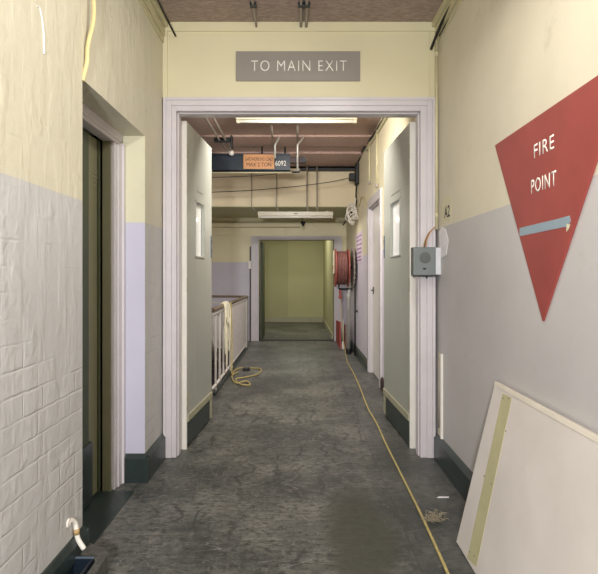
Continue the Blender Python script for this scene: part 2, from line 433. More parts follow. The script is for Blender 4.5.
# ---- open door leaves
def leaf(name, hinge, tip, side, z1, panes, label_side):
    """hinge/tip: XY of the corridor-side face; side=+1 thickness towards -X (left leaf), -1 towards +X"""
    h = Vector((hinge[0], hinge[1], 0)); t = Vector((tip[0], tip[1], 0))
    u = (t-h); W = u.length; u.normalize()
    nrm = Vector((-u.y, u.x, 0)) * side          # away from the corridor
    R = Matrix(((u.x, nrm.x, 0, h.x), (u.y, nrm.y, 0, h.y), (0, 0, 1, 0), (0, 0, 0, 1)))
    # local: x along leaf from hinge, y thickness, z up
    def U(px):   # distance along the leaf of a column seen at pixel px
        k = (px-CX)/F
        # (h.x+u.x*s) = k*(h.y+u.y*s)
        return (k*h.y-h.x)/(u.x-k*u.y)
    def Z(py, s_): return EYE-(py-CY)*(h.y+u.y*s_)/F
    T = .042
    u0, u1 = sorted((U(panes[0]), U(panes[1]))); s_ = (u0+u1)/2
    za, zb = Z(panes[3], s_), Z(panes[2], s_)
    bb = MB()
    bb.box(0, u0, 0, T, .015, z1, .002, R); bb.box(u1, W, 0, T, .015, z1, .002, R)
    bb.box(u0, u1, 0, T, .015, za, 0, R); bb.box(u0, u1, 0, T, zb, z1, 0, R)
    d = struct(bb.build(name, M['leaf']))
    g = MB().box(u0+.001, u1-.001, T*.42, T*.62, za+.001, zb-.001, 0, R)
    gl = g.build('glass', GLASS, d)
    fb = MB()
    e = .012
    for (a, c, zz0, zz1) in ((u0, u0+e, za, zb), (u1-e, u1, za, zb), (u0, u1, za, za+e), (u0, u1, zb-e, zb)):
        fb.box(a, c, -.006, T*.4, zz0, zz1, .002, R)
    fb.build('glazing_bead', M['leaf'], d)
    k = MB().box(.004, W-.08, -.004, 0.001, .02, .165, .001, R); k.build('kick_plate', M['kick'], d)
    k = MB().box(W-.078, W-.002, -.004, 0.001, .02, .165, .001, R); k.build('kick_plate', M['leafband'], d)
    k = MB().box(.004, W-.002, -.009, 0.001, .170, .215, .003, R); k.build('rail_moulding', M['leafband'], d)
    p0, p1 = sorted((U(panes[4]), U(panes[5]))); s2 = (p0+p1)/2
    k = MB().box(p0, p1, -.004, .001, Z(panes[7], s2), Z(panes[6], s2), .001, R); k.build('finger_plate', M['leaf'], d)
    k = MB().box(W-.034, W-.006, -.004, .001, Z(258, W), Z(236, W), .001, R)
    for j in (0, 1): k.box(W-.026, W-.014, -.007, -.003, Z(253-j*9, W), Z(249-j*9, W), .001, R)
    k.build('lock', M['lockblue'], d)
    k = MB().box(-.016, 0.0, -.001, T+.002, .0, z1, .002, R); k.build('lipping', M['white'], d)
    hg = MB()
    for zz in (.25, 1.0, 1.85): hg.box(-.014, .006, -.004, .001, zz, zz+.09, .001, R)
    hg.build('hinge', M['leafband'], d)
    return d
def glass_mat():
    m, nt, b = new_mat('wired_frosted_glass')
    n = noise(nt, 90, 2)
    nt.links.new(ramp(nt, n.outputs[0], [(.3, L((244, 243, 240))), (.7, L((252, 251, 248)))]).outputs[0], b.inputs['Base Color'])
    b.inputs['Roughness'].default_value = .12; b.inputs['IOR'].default_value = 1.7
    return m
GLASS = glass_mat()
leaf('door_1', (-.706, 3.245), (-.664, 3.92), 1, 2.083, (195, 204, 202, 258, 197, 203, 187, 193), 'l')
leaf('door_2', (.714, 3.265), (.681, 4.04), -1, 2.083, (390.5, 400.5, 200, 257, 391, 401, 185, 193), 'r')

# ---- recess door on the left
b = MB()
b.box(-1.0, -.94, 2.62, RY1-.004, 0, 1.79, .004)
b.box(-.955, -.932, 2.655, RY1-.006, 0, 1.79, .003)
b.box(-.945, -.922, 2.70, RY1-.008, 0, 1.80, .003)
struct(b.build('trim_4', M['frame']))
b = MB()
b.box(-1.0, -.94, RY0, RY1-.004, 1.79, RZ, .004)
b.box(-.955, -.932, RY0, RY1-.02, 1.81, RZ, .003)
b.box(-1.0, -.96, RY0, 2.02, 0, 1.79, .004)
struct(b.build('trim_5', M['frame']))
b = MB()
b.box(-1.06, -1.015, 2.02, 2.62, .012, 1.79)
d3 = struct(b.build('door_3', M['doorolive']))
b = MB()
for (a, c) in ((2.02, 2.45), (2.575, 2.583)):
    b.box(-1.016, -1.004, a, c, .012, 1.79, .003)
b.build('stile', M['darkgreen'], d3)
MB().box(-1.016, -.994, 2.03, 2.47, .012, .30, .002).build('kick_plate', M['skirt'], d3)
b = MB()
hx, hy, hz = -1.013, P(99, 178, 2.55).y-.01, 1.595
for ring, k in ((.0, 1), (.014, 6), (.028, 10)):
    for i in range(k):
        a = i*2*math.pi/k
        b.lathe([(.0026, 0), (.0026, .003)], (hx, hy+ring*math.cos(a)*1.0, hz+ring*1.6*math.sin(a)), (1, 0, 0), 8)
b.build('grille_hole', M['leafband'], d3)
struct(MB().box(-1.0, -.958, 2.604, 2.6195, .0, 1.79, .002).build('trim_17', M['doorolive']))  # thin cover on the jamb face; its dark olive stands in for shade
struct(MB().box(-1.03, -.835, 1.95, 2.60, .0, .004, .001).build('trim_18', M['skirt']))  # dark slab laid in to stand for the wall corner's shadow on the floor
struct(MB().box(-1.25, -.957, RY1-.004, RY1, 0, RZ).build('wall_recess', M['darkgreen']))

# ---- skirtings near
b = MB()
def skirt_x(b, x, side, y0, y1, h=.15, t=.022):
    x2 = x+side*t
    b.prism([(x, 0), (x2, 0), (x2, h-.02), (x2-side*.012, h), (x, h)] , 1, y0, y1) if False else None
    pts = [(x, 0), (x2, 0), (x2, h-.022), (x+side*.006, h), (x, h)]
    b.prism(pts, 1, y0, y1)
skirt_x(b, XL, 1, RY1-.0, YD-.03)
b.box(-.925, XL+.022, RY1-.026, RY1-.004, 0, .128)
b.prism([(RY1-.026, .128), (RY1-.004, .128), (RY1-.004, .15), (RY1-.010, .15)], 0, -.925, XL+.012)
struct(b.build('baseboard_left', M['skirt']))
b = MB(); skirt_x(b, XR, -1, YB, YD-.03, .15, .028)
struct(b.build('baseboard_right', M['skirt']))

# cement cove at the brick corner with a tundish box, and the drain pipe
b = MB()
b.prism([(-.82, YB), (-.70, YB), (-.70, 1.605), (-.82, 1.605)], 2, 0, .075, .004)
b.prism([(-.73, 1.605), (-.70, 1.605), (-.70, 1.86), (-.73, 1.86)], 2, 0, .074, .003)
b.prism([(-.82, 1.845), (-.705, 1.845), (-.70, 1.885), (-.715, 1.91), (-.76, 1.945), (-.80, 1.962), (-.82, 1.965)], 2, 0, .075, .006)
struct(b.build('baseboard_corner', simple('cement_ledge', (78, 76, 70), .85, var=.35, scale=40, bmp=.5)))
b = MB()
b.prism([(-.82, .07), (-.80, .07), (-.802, .125), (-.812, .15), (-.82, .15)], 1, YB, 1.94)
b.box(-.87, -.80, 1.942, 1.962, 0, .135, .003)
struct(b.build('baseboard_near_left', M['skirt']))
t = thing('drain_tray', 'blue-black plastic tray at the foot of the white brick wall below the drain pipe', 'tray', (-.75, 1.72, 0))
b = MB()
x0, x1, y0, y1 = -.815, -.735, 1.61, 1.84
b.box(x0, x1, y0, y1, .0, .012); b.box(x0, x0+.008, y0, y1, .012, .085, .002); b.box(x1-.008, x1, y0, y1, .012, .085, .002)
b.box(x0, x1, y1-.008, y1, .012, .085, .002); b.box(x0, x1, y0, y0+.008, .012, .085, .002)
b.build('tray_body', M['bluebox'], t)
MB().box(x0-.001, x1+.002, y1-.009, y1+.003, .083, .089, .002).build('rim', M['lockblue'], t)

t = thing('drain_pipe', 'short bent white waste pipe poking out of the brick wall above the floor', 'pipe', P(70, 521, 1.83))
yy = 1.86
pts = smooth_path([P(68, 523, 1.82), P(71, 520.5, 1.84), P(75, 523, 1.86), P(76.5, 530, 1.86), P(78, 539, 1.86), P(84, 549, 1.86)], 6)
MB().tube(pts, .009, 14).build('pipe', M['pipewhite'], t)
c0, c1 = pts[17], pts[21]
MB().tube([c0, c1], .0105, 14).build('joint_tape', M['copper'], t)
MB().lathe([(.016, 0), (.016, .004), (.013, .006)], (XL, pts[0].y, pts[0].z), (1, 0, 0), 20).build('wall_collar', M['pipewhite'], t)

# ---- yellow cable running down the brick wall
pts = smooth_path([(XL+.02, 1.955, HC-.002), (XL+.02, 1.97, 2.3), (XL+.026, 1.985, 2.12), P(88, 45, 1.96), P(87, 62, 1.955), P(82.5, 81, 1.945)], 8)
o = MB().tube(pts, .0085, 10).build('electric_cable', M['yellowcable'])
tag(o, 'yellow cable running down the brick wall to the door recess', 'cable')
pts = smooth_path([P(37, 6, 1.60)+Vector((0, 0, 0)), P(42, 9, 1.62), P(45, 30, 1.64), P(45.5, 54, 1.645)], 6)
for p in pts: p.x = XL+.001
o = MB().tube(pts, .0012, 6, r2=.0035).build('paint_streak', M['plasterwhite'], wl)
o['label'] = 'long white drip streak'

# ---- sign
x0, x1 = (236-CX)*YD/F, (360-CX)*YD/F
z0, z1 = EYE+(CY-81.5)*YD/F, EYE+(CY-52)*YD/F
t = thing('exit_sign', 'grey rectangular sign reading TO MAIN EXIT above the double doors', 'sign', ((x0+x1)/2, YD-.012, z0))
MB().box(x0, x1, YD-.012, YD, z0, z1, .0015).build('sign_board', M['signgrey'], t)
text('lettering', 'TO MAIN EXIT', .580, .064, facing_cam((x0+x1)/2+.006, YD-.0122, EYE+(CY-66.5)*YD/F), M['letter'], t, .001, 1.18, -.012)

# ---- fire point triangle painted sheet on the right wall
xw = XR-.008
ya, yb_, yc = 2.17, 1.279, 1.752
t = thing('fire_point_sign', 'large red downward-pointing triangle reading FIRE POINT on right wall', 'sign', (XR, yc, .945))
b = MB(); b.prism([(ya, 1.656), (yb_, 1.662), (yc-.006, .945)], 0, xw, XR-.0005, .001)
b.build('sign_board', M['red'], t)
text('lettering', 'FIRE', .142, .047, on_right_wall(xw-.0002, 1.738, 1.541), M['letter'], t, .0008, 1.15, .003)
text('lettering', 'POINT', .176, .050, on_right_wall(xw-.0002, 1.742, 1.419), M['letter'], t, .0008, 1.15, .003)
b = MB()
tp = [(1.925, 1.250), (1.925, 1.281), (1.75, 1.283), (1.66, 1.2835), (1.572, 1.286), (1.564, 1.268), (1.573, 1.262), (1.578, 1.250), (1.60, 1.254), (1.75, 1.252)]
b.prism(tp, 0, xw-.0012, xw)
o = b.build('tape_strip', M['tape'], t); o['label'] = 'grey-blue tape strip'
MB().prism([(1.585, 1.262), (1.566, 1.258), (1.578, 1.243), (1.588, 1.238)], 0, xw-.002, xw-.0005).build('torn_tape', M['stickeryellow'], t)

# ---- A2 marking
t = thing('wall_marking', 'small yellowed sticker with black A2 beside the door frame', 'sticker', (XR, 2.88, 1.46))
MB().prism([(2.99, 1.42), (2.82, 1.40), (2.80, 1.52), (2.85, 1.56), (2.95, 1.55), (3.0, 1.5)], 0, XR-.0012, XR-.0001).build('backing', M['stickeryellow'], t)
text('lettering', 'A2', .105, .066, on_right_wall(XR-.0012, 2.888, 1.465), M['blackink'], t, .0006, 1.0, .012)

# ---- intercom / break box on the frame
bx0, bx1 = (413.5-CX)*3.0/F, (436-CX)*3.0/F
bz0, bz1 = EYE+(CY-275.5)*3.0/F, EYE+(CY-247)*3.0/F
t = thing('intercom_box', 'grey metal speaker box with wires on the right of the door frame', 'intercom', ((bx0+bx1)/2, YD-.03, bz0))
MB().box(bx0, bx1, 3.0, YD-.026, bz0, bz1, .004).build('housing', M['boxgrey'], t)
MB().box(bx1, bx1+.034, 3.012, YD-.02, bz0+.004, bz1-.002, .004).build('side_cover', M['boxsilver'], t)
cxb, czb = bx0+.068, bz0+.105
b = MB().lathe([(.033, 0), (.033, .003), (.029, .005)], (cxb, 3.0005, czb), (0, -1, 0), 28)
b.build('speaker_grille', simple('grille_dark', (92, 94, 90), .5), t)
b = MB()
for r_, k in ((0, 1), (.009, 6), (.017, 12), (.024, 16)):
    for i in range(k):
        a = i*2*math.pi/k
        b.lathe([(.0018, 0), (.0018, .001)], (cxb+r_*math.cos(a), 2.9957, czb+r_*math.sin(a)), (0, -1, 0), 6)
b.build('grille_perforation', M['black'], t)
MB().box(cxb-.012, cxb+.006, 2.996, 3.001, bz0+.035, bz0+.045, .001).build('push_switch', M['black'], t)
MB().box(bx0+.002, bx1-.002, 2.998, 3.03, bz0-.006, bz0+.001, .001).build('bottom_lip', M['black'], t)
MB().lathe([(.006, 0), (.005, -.012)], (bx0+.085, 3.03, bz0-.004), (0, 0, 1), 10).build('gland', M['black'], t)
for k, (mt, off) in enumerate((('copper', 0), ('darkmetal', .007), ('orange', .013))):
    pts = smooth_path([P(423.5, 248, 3.02)+Vector((off, .01, 0)), P(425.5, 240, 3.03)+Vector((off*.8, .01, 0)), P(429, 233, 3.04)+Vector((off*.5, .01, 0)), P(435, 227, 3.06)], 6)
    MB().tube(pts, .0032, 8).build('wire', M[mt], t)

# bare plaster patch where the wires enter
o = MB().prism([(3.02, 1.20), (2.90, 1.22), (2.86, 1.30), (2.92, 1.37), (3.0, 1.39), (3.05, 1.36)], 0, XR-.003, XR-.0005).build('plaster_patch', M['plasterwhite'], wr)
# conduit in the corner by the frame
xq, yq = (436.5-CX)*3.02/F, 3.02
t = thing('corner_conduit', 'thin cream vertical conduit in the corner right of the door frame', 'conduit', (xq, yq, 1.38))
MB().tube([(xq, yq, 1.375), (xq, yq, 2.55)], .0085, 12).build('pipe', M['conduit'], t)
for z in (1.45, 1.76, 2.08, 2.4): MB().lathe([(.0105, 0), (.0105, .022)], (xq, yq, z), (0, 0, 1), 14).build('pipe_clip', M['conduit'], t)
# pale strip of torn trunking low on the right wall
t = thing('trunking_strip', 'short vertical white trunking strip with torn backing low beside the door frame', 'trunking', (XR, 3.0, .12))
MB().box(XR-.014, XR, 2.965, 2.985, .15, .645, .002).build('cover', M['white'], t)
MB().prism([(3.06, .15), (2.987, .15), (2.987, .64), (3.055, .64), (3.04, .40), (3.06, .3)], 0, XR-.003, XR-.0003).build('torn_backing', M['stickeryellow'], t)
MB().tube([(XR-.006, 3.03, .20), (XR-.008, 3.025, .40), (XR-.006, 3.03, .62)], .006, 8).build('cable', M['greyconduit'], t)

# ---- coving / trunking & black cables at the ceiling corners
def cove(name, x, side, label):
    b = MB()
    for i, (dx, dz, w, h) in enumerate(((0, 0, .035, .035), (0, .04, .016, .05), (0, .10, .010, .03))):
        b.box(min(x, x+side*w), max(x, x+side*w), YB, YD-.012, HC-dz-h, HC-dz, .003)
    struct(b.build(name, M['conduit']))
cove('trim_6', XL, 1, ''); cove('trim_7', XR, -1, '')
pts = smooth_path([(XL+.05, 2.0, HC-.02), (XL+.055, 2.6, HC-.03), (XL+.06, 2.9, HC-.05), P(175.5, 36, 3.07)], 6)
o = MB().tube(pts, .006, 8).build('ceiling_cable', M['black']); tag(o, 'black cable under the ceiling at the left wall, ending beside the door panel', 'cable', )
pts = smooth_path([P(470, -38, 2.5), P(453.5, 0, 2.75), P(441, 24, 2.93), P(431, 49, 3.07)], 6)
o = MB().tube(pts, .0085, 8).build('ceiling_cable', M['black']); tag(o, 'thick black cable under the ceiling along the right wall', 'cable')
pts = smooth_path([P(475, -38, 2.45), P(459, 0, 2.68), P(447, 22, 2.86), P(439, 36, 2.97)], 6)
o = MB().tube(pts, .004, 8).build('ceiling_cable', M['black']); tag(o, 'thin black cable just right of the thick one at the ceiling', 'cable')
# conduits across the near ceiling
for i, (px, lab) in enumerate(((255, 'single painted conduit on the near ceiling, left of the pair'), (301, 'left conduit of the close pair on the near ceiling'), (306.5, 'right conduit of the close pair on the near ceiling'))):
    x = (px-CX)*3.0/F
    t = thing('ceiling_conduit', lab, 'conduit', (x, 3.0, HC-.02))
    MB().tube([(x, YB+.1, HC-.012), (x, 2.9, HC-.012), (x, 3.06, HC-.014), (x, 3.09, HC-.03)], .0085 if i else .007, 10).build('pipe', M['greyconduit'], t)
    MB().box(x-.018, x+.018, 2.86, 2.885, HC-.024, HC-.001, .002).build('saddle_clip', M['darkmetal'], t)

# ------------------------------------------------------------------ leaning board
XT, XB, ZT = .812, .650, .665
t = thing('leaning_board', 'large off-white board leaning against the right wall, olive strip along one edge', 'board', (XB, 1.6, 0))
ang = math.atan2(XT-XB, ZT); Lb = math.hypot(XT-XB, ZT)
# local frame: x along -Y (towards the viewer), y up the slope, z out into the corridor
slope = Vector((math.sin(ang), 0, math.cos(ang))); along = Vector((0, -1, 0)); out = Vector((-math.cos(ang), 0, math.sin(ang)))
B = Matrix(((along.x, slope.x, out.x, XB), (along.y, slope.y, out.y, 2.10), (along.z, slope.z, out.z, .0), (0, 0, 0, 1)))
B = Matrix.Translation((0.0, 0, .0)) @ B
WB = 1.25
MB().box(0, WB, 0.006, Lb, -.016, 0, .0015, B).build('panel', M['board'], t)
MB().box(0, WB, Lb-.016, Lb+.001, -.0168, .0025, .001, B).build('edge_lipping', M['boardedge'], t)
def bu(px, py):  # point of the board face seen at pixel
    o = Vector((0, 0, EYE)); d = Vector(((px-CX)/F, 1, -(py-CY)/F))
    inv = B.inverted(); o2 = inv @ o; d2 = inv.to_3x3() @ d
    s = -o2.z/d2.z; q = o2+d2*s; return (q.x, q.y)
cs = [bu(502.8, 393.5), bu(512, 398), bu(476.5, 567), bu(467.5, 558)]
sb = MB(); sb.prism([(c[0], c[1]) for c in cs], 2, 0, .0012); sb.bm.transform(B)
sb.build('strip', M['olivetape'], t)['label'] = 'olive adhesive strip'
for c in ((503.5, 398), (509, 398.5), (506, 431), (484.5, 476), (491.5, 484), (470, 552), (474.5, 556)):
    q = bu(*c); sb = MB().lathe([(.0025, 0), (.0025, .0022)], (q[0], q[1], 0), (0, 0, 1), 8); sb.bm.transform(B)
    sb.build('screw', M['darkmetal'], t)

# ------------------------------------------------------------------ rope over the floor
def rope_strands(path, r, mat, name, parent=None, twist=60):
    b = MB(); b.tube(path, r, 8); return b.build(name, mat, parent)
raw = [(345.5, 352), (347.5, 362), (353, 372), (359, 385), (364, 398), (368.5, 409), (377, 424), (386, 444), (395, 462), (405, 482), (418, 508), (432, 538), (449, 576), (470, 625)]
path = smooth_path([PF(a, c, .007) for a, c in raw], 6)
climb = smooth_path([P(341, 298, 7.5), P(341.5, 312, 7.45), P(342.5, 330, 7.35), P(344, 345, 7.3)], 5)
o = rope_strands(climb[:-1]+path[1:], .0062, M['yellowrope'], 'long_rope')
tag(o, 'long thin yellow rope lying along the floor from the hose reel towards the viewer', 'rope')
# tuft of frayed fibre
b = MB(); c = PF(434, 521, 0)
for i in range(70):
    a = random.uniform(0, 2*math.pi); l = random.uniform(.015, .045)
    p = c+Vector((random.uniform(-.035, .035), random.uniform(-.03, .03), .003+random.uniform(0, .014)))
    q = p+Vector((math.cos(a)*l, math.sin(a)*l*.8, random.uniform(-.002, .022)))
    mpt = (p+q)/2+Vector((random.uniform(-.012, .012), random.uniform(-.012, .012), .008))
    q.z = max(q.z, .003)
    b.tube(smooth_path([p, mpt, q], 3), .0011, 4)
o = b.build('frayed_tuft', M['straw']); tag(o, 'tuft of frayed straw-coloured fibre on the floor beside the yellow rope', 'debris')
# paper scraps
for (px, py, s_, lab) in ((428, 498, .012, 'small pale paint chip on the floor by the right skirting, between frame and tuft'),):
    c = PF(443, 497.5, 0)
    o = MB().prism([(c.x-.03, c.y-.006), (c.x+.028, c.y-.003), (c.x+.03, c.y+.004), (c.x-.02, c.y+.005)], 2, .0005, .003).build('paint_chip', M['plasterwhite']); tag(o, lab, 'debris')

# ------------------------------------------------------------------ beyond the doors: right wall
# door opening in the right wall d 5.05..5.9
DY0, DY1, DZ = 5.05, 5.82, 1.87
b = MB()
b.box(XRF, XRF+.15, 3.22, DY0, 0, HC+.05); b.box(XRF, XRF+.15, DY1, YF+.12, 0, HC+.05); b.box(XRF, XRF+.15, DY0, DY1, DZ, HC+.05)
wrf = struct(b.build('wall_right_far', M['farright']))
b = MB()
b.box(XRF-.02, XRF, DY1, DY1+.09, 0, DZ+.09, .003); b.box(XRF-.02, XRF, DY0-.09, DY0, 0, DZ+.09, .003); b.box(XRF-.02, XRF, DY0, DY1, DZ, DZ+.09, .003)
b.box(XRF, XRF+.10, DY1-.012, DY1, 0, DZ); b.box(XRF, XRF+.10, DY0, DY0+.012, 0, DZ); b.box(XRF, XRF+.10, DY0+.012, DY1-.012, DZ-.012, DZ)
struct(b.build('trim_8', M['frame']))
d4 = struct(MB().box(XRF+.03, XRF+.07, DY0+.014, DY1-.014, .01, DZ-.014, .002).build('door_4', M['white']))
MB().box(XRF+.022, XRF+.03, DY1-.10, DY1-.06, .90, .98, .003).tube([(XRF+.03, DY1-.08, .94), (XRF+.005, DY1-.08, .94), (XRF+.005, DY1-.14, .94)], .006, 8).build('door_handle', M['black'], d4)
b = MB()
skirt_x(b, XRF, -1, DY1+.09, YF, .12, .03)
struct(b.build('baseboard_far_right', M['skirt']))
b = MB(); skirt_x(b, XRF, -1, 3.3, DY0-.09, .12, .02)
struct(b.build('baseboard_far_near', M['skirtbrown'])).name = 'baseboard_near_right'

# notice on wall
t = thing('wall_notice', 'pinkish paper notice with lines of print on the wall right of the hose reel', 'notice', (XRF, 6.75, 1.3))
ny0, ny1, nz0, nz1 = 6.50, 7.15, 1.27, 1.68
MB().box(XRF-.004, XRF-.0003, ny0, ny1, nz0, nz1, .0008).build('paper', M['paper'], t)
b = MB()
for i, z in enumerate((1.63, 1.575, 1.52, 1.465, 1.41, 1.355, 1.31)):
    y = ny1-.05
    while y > ny0+.1:
        w = random.uniform(.04, .12); b.box(XRF-.0048, XRF-.0038, max(y-w, ny0+.04), y, z-.010, z+.010); y -= w+.03
b.build('print', M['ink'], t)

# hose reel
YH, ZH = 7.25, 1.215
t = thing('hose_reel', 'red fire hose reel mounted on the right wall near the far doorway', 'hose reel', (XRF, YH, ZH))
b = MB().lathe([(.26, 0), (.268, .004), (.268, .018), (.255, .022), (.06, .022), (.06, -.012), (.03, -.03), (.02, -.03)], (.520, YH, ZH), (1, 0, 0), 48)
b.build('front_flange', M['redhose'], t)
b = MB().lathe([(.27, 0), (.27, .018), (.05, .018)], (.700, YH, ZH), (1, 0, 0), 48)
b.build('back_flange', M['redhose'], t)
b = MB().lathe([(.285, 0), (.285, .012), (.27, .016)], (.768, YH, ZH), (1, 0, 0), 48)
for i in range(24):
    a = i*math.pi/12; b.tube([(.762, YH+.285*math.cos(a), ZH+.285*math.sin(a)), (.79, YH+.285*math.cos(a), ZH+.285*math.sin(a))], .010, 6)
b.build('rim_guard', M['greyconduit'], t)
b = MB()
for layer, (r_, n_) in enumerate(((.205, 7), (.228, 6))):
    for i in range(n_):
        x = .556+.0105*layer+i*.0215
        b.tube([(x, YH+r_*math.cos(a*math.pi/20), ZH+r_*math.sin(a*math.pi/20)) for a in range(40)], .0115, 8, closed=True)
b.build('hose', M['hose'], t)
MB().lathe([(.19, 0), (.19, .165)], (.54, YH, ZH), (1, 0, 0), 32).build('drum', M['darkmetal'], t)
b = MB().tube([(XRF, YH, ZH), (.50, YH, ZH)], .022, 12); b.box(XRF-.012, XRF, YH-.08, YH+.08, ZH-.14, ZH+.14, .003)
b.build('wall_bracket', M['darkmetal'], t)
b = MB().tube([(.77, YH-.02, ZH-.30), (.58, YH-.02, ZH-.30)], .016, 10).tube([(.58, YH-.02, ZH-.30), (.58, YH-.02, ZH-.23)], .013, 8)
b.build('guide_arm', M['darkmetal'], t)
b = MB().lathe([(.010, 0), (.019, -.02), (.019, -.09), (.026, -.10), (.026, -.13), (.012, -.14)], (.60, YH-.02, ZH-.30), (0, 0, 1), 16)
b.build('nozzle', M['redhose'], t)
MB().box(.497, .512, YH-.10, YH+.10, ZH-.08, ZH+.24, .002).build('instruction_plate', M['stickeryellow'], t)
# supply pipe
t = thing('supply_pipe', 'silver vertical water pipe running from the hose reel to the floor', 'pipe', (.715, 7.2, 0))
MB().tube(smooth_path([(.775, 7.32, .90), (.745, 7.3, .90), (.725, 7.2, .89), (.715, 7.2, .84)], 5)+[(.715, 7.2, .04)], .028, 14).build('pipe', M['steel'], t)
MB().lathe([(.04, 0), (.04, .06), (.032, .08)], (.715, 7.2, .0), (0, 0, 1), 18).build('foot_collar', M['black'], t)
b = MB().lathe([(.036, 0), (.042, .015), (.042, .05), (.036, .065)], (.715, 7.2, .79), (0, 0, 1), 16)
b.build('valve', M['steel'], t)
t = thing('hydrant_pipe', 'thinner dark pipe standing right beside the silver water pipe', 'pipe', (.775, 7.1, 0))
MB().tube([(.785, 7.02, 0), (.785, 7.02, .98)], .012, 10).build('pipe', M['darkmetal'], t)
MB().box(.775, XRF, 7.0, 7.04, .6, .63, .002).build('clip', M['darkmetal'], t)
# white boxed section and red boards at the foot
t = thing('red_board', 'tall narrow red board standing on the floor beneath the hose reel', 'board', (.645, 8.1, 0))
MB().prism([(7.72, 0), (8.52, 0), (8.52, .36), (7.80, .40)], 0, .635, .655, .002).build('panel', M['reddoor'], t)
MB().box(.655, .675, 8.4, 8.43, 0, .34, .002).build('back_batten', M['boardedge'], t)
t = thing('red_board', 'smaller dark red board standing between the red board and the silver pipe', 'board', (.70, 7.75, 0))
MB().prism([(7.5, 0), (8.0, 0), (8.0, .36), (7.5, .38)], 0, .695, .712, .002).build('panel', M['hose'], t)
MB().box(.712, .73, 7.55, 7.58, 0, .34, .002).build('back_batten', M['boardedge'], t)
o = MB().box(.675, .685, 7.62, 7.74, .10, .44, .002).box(.66, .69, 7.64, 7.72, 0, .11, .003).build('white_box', M['white'])
tag(o, 'narrow white plastic housing standing just left of the silver pipe foot', 'box')

# ------------------------------------------------------------------ far wall with doorway
fx0, fx1, fz = (259-CX)*YF/F, (334-CX)*YF/F, EYE+(CY-240)*YF/F
b = MB()
b.box(-.84, fx0, YF, YF+.12, 0, HC+.05); b.box(fx1, XRF, YF, YF+.12, 0, HC+.05); b.box(fx0, fx1, YF, YF+.12, fz, HC+.05)
struct(b.build('wall_far', M['far']))
b = MB()
w = .135
b.box(fx0-w, fx0-.03, YF-.02, YF, 0, fz+.062, .003); b.box(fx0-.03, fx0, YF-.035, YF+.12, 0, fz, .003)
b.box(fx1, fx1+.03, YF-.035, YF+.12, 0, fz, .003); b.box(fx1+.03, fx1+w, YF-.02, YF, 0, fz+.062, .003)
b.box(fx0-.03, fx1+.03, YF-.035, YF+.12, fz, fz+.022, .003); b.box(fx0-.03, fx1+.03, YF-.02, YF, fz+.022, fz+.062, .003)
struct(b.build('trim_9', M['frame']))
struct(MB().box(fx0, fx1, YF-.03, YF+.14, 0, .012, .002).build('trim_10', M['black']))
struct(MB().box(fx0-w-.02, fx0-w-.002, YF-.03, YF, .0, 1.6, .002).build('trim_11', M['skirtbrown']))
o = MB().box(P(248.5, 264, YF).x-.0, P(251.5, 264, YF).x, YF-.06, YF-.03, P(0, 269, YF).z, P(0, 261, YF).z, .003).build('light_switch', M['white'])
tag(o, 'small white switch box on the left side of the far door frame', 'switch')
# olive lobby
b = MB().box(-1.0, 1.0, 12.2, 12.3, 0, 2.7)
struct(b.build('wall_lobby', M['olive'])).name = 'wall_lobby_end'
struct(MB().box(-.95, P(288, 0, 12.19).x, 12.185, 12.2, .12, 2.6, .002).build('trim_12', M['olive2']))
struct(MB().box(-1.0, -.83, YF+.12, 12.2, 0, 2.7).build('wall_lobby_left', M['olive2']))
struct(MB().box(.605, .75, YF+.12, 12.2, 0, 2.7).build('wall_lobby_right', M['olive']))
struct(MB().box(-1.0, 1.0, YF+.15, 12.3, 2.5, 2.6).build('ceiling_lobby', M['olive']))
struct(MB().box(-.83, .605, 12.165, 12.185, -.004, .12, .003).box(.585, .605, YF+.16, 12.16, -.004, .10, .003).build('baseboard_lobby', M['leafband']))
struct(MB().box(fx1-.002, fx1+.02, YF+.04, YF+.12, 0, fz).build('trim_13', M['darkgreen']))
o = MB().box(fx0+.01, fx0+.05, YF+.13, YF+.75, .01, fz-.02, .003).build('door_5', M['darkgreen']); struct(o)

# cream downstand beam, closing wall above
b = MB().box(-2.7, XRF, 7.30, YF, 2.10, HC+.06)
struct(b.build('beam_downstand', M['beam'])).name = 'ceiling_downstand'
struct(MB().box(-2.7, XRF-.001, 7.31, YF, 2.088, 2.10).build('ceiling_soffit', M['beamunder']))
b = MB().box(-2.7, XRF, 7.285, 7.30, 2.36, 2.375, .002)
struct(b.build('trim_14', M['beam']))

# ---- stairwell
b = MB().box(-2.7, -.84, YF, YF+.12, -2.6, HC+.05)
struct(b.build('wall_stair_far', M['far'])).name = 'wall_stair_end'
struct(MB().box(-2.8, -2.7, 3.1, YF+.12, -2.6, HC+.05).build('wall_stair_left', M['far']))
struct(MB().box(-2.7, XL, 3.10, 3.22, 0, HC+.05).build('wall_stair_front', M['far'])).name = 'wall_stair_near'
struct(MB().box(-2.7, -.76, 3.2, YF, -2.7, -2.6).box(-.78, -.76, 4.7, YF, -2.6, -.12).box(-2.7, -.76, 4.66, 4.68, -2.6, -.12).build('floor_stairwell', M['dim']))
b = MB()
for px in (231.5,): x = P(px, 0, YF).x; b.box(x-.012, x+.012, YF-.012, YF, .3, 2.08, .002)
b.box(-2.7, -.85, YF-.015, YF, 1.79, 1.83, .003)
struct(b.build('trim_15', M['far']))
for z, px1 in ((P(0, 222, YF).z-.005, 345), (P(0, 227, YF).z-.005, 300)):
    x1 = min(P(px1, 0, YF-.05).x, XRF-.02)
    o = MB().tube([(-2.65, YF-.03, z), (x1, YF-.03, z)], .009, 8).build('wall_conduit', M['conduit'])
    tag(o, ('upper' if px1 == 345 else 'lower')+' of two thin horizontal conduits on the wall above the far doorway', 'conduit')
